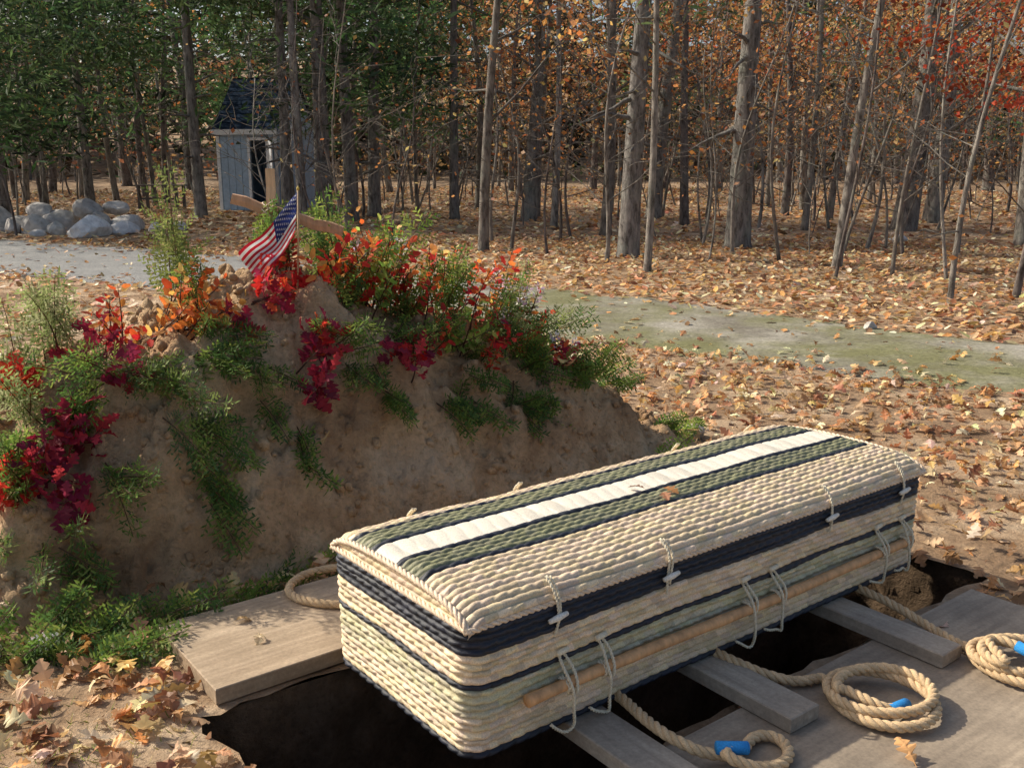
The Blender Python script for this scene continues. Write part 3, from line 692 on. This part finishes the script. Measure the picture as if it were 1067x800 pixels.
GB=np.array((.23,.21,.19))
T=[
('pine_tree',-13.9,26.6,.38,0,'pine'),('pine_tree',-12,27.8,.28,0,'pine'),('pine_tree',-8.1,25.4,.32,-.004,'pine'),('pine_tree',-6.0,26.5,.26,0,'pine'),
('pine_tree',-5.35,23.1,.26,.01,'pine'),('pine_tree',-4.85,22.6,.24,.0,'pine'),('pine_tree',-4.5,23.3,.42,.012,'pine'),('pine_tree',-4.05,24.7,.34,-.01,'pine'),('pine_tree',-3.7,26.2,.36,.035,'pine'),
('pine_tree',-1.5,25.4,.27,-.005,'pine'),('oak_tree',-.5,16.9,.20,.055,'oak'),('oak_tree',.95,22.2,.18,.01,'oak'),('oak_tree',1.95,20.3,.24,.01,'oak'),('pine_tree',1.92,16.0,.37,.03,'pine'),
('oak_tree',1.95,13.9,.12,.02,'oak'),('oak_tree',4.1,23.1,.22,0,'oak'),('pine_tree',4.1,17.6,.46,.03,'pine'),('oak_tree',6.5,21.6,.16,.02,'oak'),('oak_tree',4.85,14.4,.15,.12,'oak'),('oak_tree',8.7,21.6,.55,.05,'oak'),
('oak_tree',5.0,10.9,.07,.12,'sap'),('oak_tree',6.0,11.4,.09,.02,'sap'),('oak_tree',5.3,13.4,.06,.05,'sap'),('oak_tree',5.9,13.0,.05,-.03,'sap'),('oak_tree',7.6,16.5,.10,.04,'sap'),('oak_tree',4.4,13.1,.05,.03,'sap'),('oak_tree',9.5,18.0,.3,.0,'oak')]
for nm,x,y,dm,ln,kd in T:
    if kd=='pine': tree(nm,x,y,dm/2,11+1.5*rng.random() if y>20 else 9.5,(ln,0),'pine',GB*(.85+.3*rng.random()),leaves=2200 if y>20 else 500,low=1.5,wig=.012,lsz=.26,nb=32)
    elif kd=='oak': tree(nm,x,y,dm/2,8.5+2*rng.random(),(ln,0),'oak',leaves=600,low=2.2,wig=.03,lsz=.09)
    else: tree(nm,x,y,dm/2,4.5+2*rng.random(),(ln,.02),'oak',leaves=90,low=.9,wig=.07,nb=14,lsz=.07)
bf=Buf()
for i in range(150):
    y=rng.uniform(24,62);x=rng.uniform(-1,1)*(y*.75+8)
    if path_dist(x,y)<1: continue
    if -11<x<-4.5 and y<34: continue
    r=rng.uniform(.05,.12) if rng.random()<.6 else rng.uniform(.12,.28)
    pine=(x<-2 and rng.random()<.7)
    tree('',x,y,r,rng.uniform(8,11),(rng.normal()*.035,0),'pine' if pine else 'oak',leaves=110 if pine else 300,low=1.5,cols=None,lsz=.27 if pine else .15,build=bf,wig=.05,nb=16)
for i in range(200):
    y=rng.uniform(15,40);x=rng.uniform(-1,1)*(y*.65+2)
    if path_dist(x,y)<.5 or (-9.5<x<-5 and y<32): continue
    if x<-.3*y and rng.random()<.6: continue
    tree('',x,y,rng.uniform(.012,.045),rng.uniform(2.5,6.5),(rng.normal()*.1,0),'oak',leaves=70 if x>0 else 30,low=.8,lsz=.085,build=bf,wig=.14,nb=20)
def cloud(n,y0,y1,z0,z1,xs_,spread,size,cols,per=60,skip=None,T_=QUAD):
    k=n//per;cy=rng.uniform(y0,y1,k);cx=rng.uniform(xs_[0],xs_[1],k)*cy;cz=rng.uniform(z0,z1,k)
    if skip is not None:
        m=~skip(cx,cy,cz);cx,cy,cz=cx[m],cy[m],cz[m];k=len(cx)
    E=np.stack([cx,cy,cz+terr(cx,cy)],1);cc=pal(cols,k,.35)
    E=np.repeat(E,per,0)+rng.normal(size=(k*per,3))*np.array(spread)*(.5+rng.random((k*per,1)));c=np.repeat(cc,per,0)*(.7+.6*rng.random((k*per,1)))
    E[:,2]=np.maximum(E[:,2],.1)
    m=k*per
    scat(bf,E,rot(rng.random(m)*6.28,rng.normal(size=m)*.9,rng.normal(size=m)*.9),size*rng.uniform(.6,1.4,m),np.clip(c,.003,.85),*T_,mat=1)
cloud(24000,27,42,3.2,9.5,(-.12,.8),(.8,.8,.28),.12,ORL,90)
cloud(7000,22,30,3.6,6,(.12,.72),(.6,.6,.2),.09,ORL+[(.5,.1,.04)],90)
PG=[(.06,.115,.04),(.085,.14,.05),(.045,.08,.033)]
cloud(26000,21,34,2.6,9,(-.75,-.08),(.8,.8,.3),.34,PG,80,lambda x,y,z:(x>-10)&(x<-5.5)&(z<5.2)&(y<32),NEED)
cloud(4000,19,22,1.8,5,(-.62,-.42),(.6,.6,.3),.26,PG,80,None,NEED)
cloud(12000,36,50,2,10,(-.75,-.0),(1.2,1,.5),.5,PG,60,None,NEED)
cloud(4000,30,44,2,9,(.1,.7),(.8,.8,.4),.4,PG,60,None,NEED)
cloud(16000,44,58,.6,12,(-.85,.85),(1.4,1.4,.5),.27,[(.32,.15,.06),(.19,.11,.05),(.09,.10,.045),(.42,.25,.1)],70)
cloud(26000,60,78,.0,13,(-1.,1.),(2.2,1.6,1.5),.9,[(.07,.05,.03),(.045,.055,.026),(.12,.07,.035)],60)
cloud(1400,12,17,2.3,3.8,(.38,.62),(.35,.35,.12),.08,[(.40,.06,.02),(.3,.05,.02)],50)
bf.obj('distant_woods',[M_bark,M_leaf])
# ------------------------------------------------------------ rocks
def rock(x,y,s,col,flat=.7,name='rock',z=0):
    import bmesh
    bm=bmesh.new();bmesh.ops.create_icosphere(bm,subdivisions=3,radius=1);o=rng.random(3)*50;cc=[]
    st=np.array([1+.3*rng.normal(),.8+.15*rng.normal(),flat*(1+.25*rng.normal())]).clip(.45,1.5);ya=rng.random()*3
    pl=rng.normal(size=(7,3));pl/=np.linalg.norm(pl,axis=1)[:,None];pd=rng.uniform(.62,.9,7)
    for v in bm.verts:
        c=np.array(v.co)*(1+.15*noise.noise(Vector(o)+v.co*1.5))
        for p_,d_ in zip(pl,pd):
            e=c@p_-d_
            if e>0: c=c-p_*e*.92
        c=c*(1+.05*noise.noise(Vector(o)+Vector(c)*5));c=c*st*s
        v.co=Vector((c[0]*math.cos(ya)-c[1]*math.sin(ya),c[0]*math.sin(ya)+c[1]*math.cos(ya),c[2]))
    V=np.array([v.co for v in bm.verts])+np.array([x,y,float(terr(x,y))+s*flat*.35+z]);F=np.array([[v.index for v in f.verts] for f in bm.faces]);bm.free()
    bf=Buf();bf.add(V,F,col);bf.obj(name,M_stone,smooth=False)
for x,y,s,c in ((-8.75,20.1,.44,(.78,.77,.74)),(-9.6,20.5,.30,(.5,.48,.44)),(-10.2,20.8,.36,(.42,.40,.37)),(-8.25,20.6,.36,(.62,.6,.58)),(-7.8,21.2,.26,(.5,.48,.45)),(-10.8,21.1,.34,(.45,.42,.39)),(-11.5,21.4,.42,(.5,.46,.42)),(-12.0,22.0,.34,(.45,.42,.4)),(-7.4,21.6,.2,(.55,.52,.48)),(-12.7,22.2,.36,(.48,.44,.4)),(-9.9,20.2,.16,(.6,.58,.55)),(-11,20.6,.18,(.5,.48,.45)),(3.4,9.0,.09,(.5,.46,.4)),(7.4,18.5,.22,(.5,.48,.46)),(1.0,5.2,.1,(.45,.38,.3))):
    rock(x,y,s,c)
for x,y,s,z in ((-9.1,21.3,.46,0),(-8.5,21.6,.40,.05),(-10.0,21.6,.48,.05),(-9.4,21.6,.34,.36),(-10.5,21.7,.3,.3),(-8.9,21.9,.3,.4),(-11.1,22.0,.4,.05)):
    rock(x,y,s,tuple(np.array((.46,.43,.40))*(.7+.6*rng.random())),z=z)
# ------------------------------------------------------------ shed
shed=bpy.data.objects.new('garden_shed',None);scene.collection.objects.link(shed)
SX,SY=-7.75,28.9;SZ=float(terr(SX,SY));SA=math.radians(-14)
def SP(x,y,z): return (SX+x*math.cos(SA)-y*math.sin(SA),SY+x*math.sin(SA)+y*math.cos(SA),SZ+z)
def sbox(bf,x0,x1,y0,y1,z0,z1,col):
    V=[SP(x,y,z) for z in (z0,z1) for x,y in ((x0,y0),(x1,y0),(x1,y1),(x0,y1))]
    bf.add(V,[(3,2,1,0),(4,5,6,7),(0,1,5,4),(1,2,6,5),(2,3,7,6),(3,0,4,7)],col)
GRY=(.40,.53,.68);WHT=(.86,.88,.9);w2=.95;D=2.6;H_=2.3
bf=Buf()
def siding(x0,x1,y,z0,z1,ax):
    n=max(1,round((x1-x0)/.2))
    for i in range(n):
        a=x0+(x1-x0)*i/n+.008;b=x0+(x1-x0)*(i+1)/n-.008
        if ax=='x': sbox(bf,a,b,y-.02,y+.0,z0,z1,GRY)
        else: sbox(bf,y,y+.02,a,b,z0,z1,GRY)
BK=(.26,.34,.44)
sbox(bf,-w2,.10,0,.06,0,H_,BK);sbox(bf,.62,w2,0,.06,0,H_,BK);sbox(bf,.10,.62,0,.06,2.02,H_,BK)
siding(-w2+.1,.03,-.002,.02,H_-.1,'x');siding(.70,w2-.1,-.002,.02,H_-.1,'x')
sbox(bf,-w2,-w2+.06,.063,D,0,H_,GRY);sbox(bf,w2-.06,w2,.063,D,0,H_,GRY);sbox(bf,-w2+.063,w2-.063,D-.06,D,0,H_,GRY);sbox(bf,-w2+.063,w2-.063,.063,D-.063,0,.08,(.15,.12,.1))
siding(.1,D-.1,w2+.002,.02,H_-.05,'y');siding(.1,D-.1,-w2-.022,.02,H_-.05,'y')
for sx in (-w2,w2):
    V=[SP(sx+d,y,z) for d in (-.02,.02) for y,z in ((0,H_),(D,H_),(D/2,H_+1.55))];bf.add(V,[(0,1,2),(5,4,3)],GRY);bf.add(V,[(0,3,4,1),(1,4,5,2),(2,5,3,0)],GRY)
bf.obj('walls',M_paint,smooth=False,parent=shed)
bf=Buf()
for x0 in (-w2-.03,w2-.07): sbox(bf,x0,x0+.1,-.035,-.024,0,H_,WHT)
sbox(bf,.02,.10,-.04,-.024,0,2.1,WHT);sbox(bf,.62,.70,-.04,-.024,0,2.1,WHT);sbox(bf,.101,.619,-.04,-.024,2.02,2.1,WHT);sbox(bf,-w2-.1,w2+.1,-.17,-.15,H_-.12,H_+.03,WHT)
bf.obj('trim',M_paint,smooth=False,parent=shed)
bf=Buf();ca,sa=math.cos(-.9),math.sin(-.9);V=[]
for z in (.06,2.0):
    for u,t in ((0,0),(.6,0),(.6,.04),(0,.04)): V.append(SP(.66+u*ca+t,-.045+u*sa,z))
bf.add(V,[(3,2,1,0),(4,5,6,7),(0,1,5,4),(1,2,6,5),(2,3,7,6),(3,0,4,7)],WHT);bf.obj('door',M_paint,smooth=False,parent=shed)
bf=Buf();ov=.15;RH=1.62
for sg in (0,1):
    n=12
    for i in range(n):
        for j in range(14):
            a=i/n;b=(i+1)/n
            ya=-ov+(D/2+ov)*a;yb=-ov+(D/2+ov)*b+.02;za=H_-.06+RH*a;zb=H_-.06+RH*b+.02
            if sg: ya,yb=D-ya,D-yb
            x0=-w2-.12+(2*w2+.24)*j/14+(.0);x1=-w2-.12+(2*w2+.24)*(j+1)/14-.006
            V=[SP(x0,ya,za+.03),SP(x1,ya,za+.03),SP(x1,yb,zb+.012),SP(x0,yb,zb+.012)];c=np.array((.016,.03,.055))*(.7+.6*rng.random())
            bf.add(V,[(0,1,2,3)],c)
            bf.add([SP(x0,ya,za),SP(x1,ya,za),SP(x1,ya,za+.03),SP(x0,ya,za+.03)],[(0,1,2,3)],c)
    yy=lambda y:(D-y) if sg else y
    bf.add([SP(-w2-.12,yy(-ov),H_-.07),SP(w2+.12,yy(-ov),H_-.07),SP(w2+.12,D/2,H_-.07+RH),SP(-w2-.12,D/2,H_-.07+RH)],[(0,1,2,3)],(.03,.04,.06))
bf.obj('shingle_roof',M_shingle,smooth=False,parent=shed)
bf=Buf()
def wbox(bf,x0,x1,y0,y1,z0,z1,col):
    V=[(x,y,z) for z in (z0,z1) for x,y in ((x0,y0),(x1,y0),(x1,y1),(x0,y1))]
    bf.add(V,[(3,2,1,0),(4,5,6,7),(0,1,5,4),(1,2,6,5),(2,3,7,6),(3,0,4,7)],col)
z=float(terr(0,29.5))
for i in range(4): wbox(bf,-11.3,-9.9,29.2+.2*i,29.38+.2*i,z+.7,z+.74,(.12,.1,.09))
for x in (-11.2,-10.08):
    for y in (29.22,29.88): wbox(bf,x,x+.08,y,y+.08,z-.05,z+.698,(.12,.1,.09))
wbox(bf,-11.1,-10.09,29.24,29.28,z+.3,z+.36,(.12,.1,.09));bf.obj('wooden_bench',M_woodc,smooth=False)
# ------------------------------------------------------------ light, camera
sd=Vector((-.74,.30,.62)).normalized();el=math.asin(sd.z);az=math.atan2(sd.x,sd.y)
ld=bpy.data.lights.new('sun','SUN');ld.energy=5;ld.angle=math.radians(.55);ld.color=(1,.92,.78)
lo=bpy.data.objects.new('sun',ld);scene.collection.objects.link(lo);lo.rotation_euler=sd.to_track_quat('Z','Y').to_euler()
wd=bpy.data.worlds.new('World');scene.world=wd;wd.use_nodes=True;nt=wd.node_tree
sk=nt.nodes.new('ShaderNodeTexSky');sk.sky_type='NISHITA';sk.sun_disc=False;sk.sun_elevation=el;sk.sun_rotation=az;sk.dust_density=4;sk.ozone_density=.8
nt.links.new(sk.outputs[0],nt.nodes['Background'].inputs[0]);nt.nodes['Background'].inputs[1].default_value=.15
cd=bpy.data.cameras.new('camera');cd.sensor_width=36;cd.lens=36*1000/1067;cd.clip_end=2000;cd.clip_start=.05
co=bpy.data.objects.new('camera',cd);scene.collection.objects.link(co);co.location=(0,0,1.455);co.rotation_euler=(math.pi/2-.217,0,0);scene.camera=co
scene.view_settings.view_transform='Standard';scene.view_settings.look='None';scene.view_settings.exposure=0
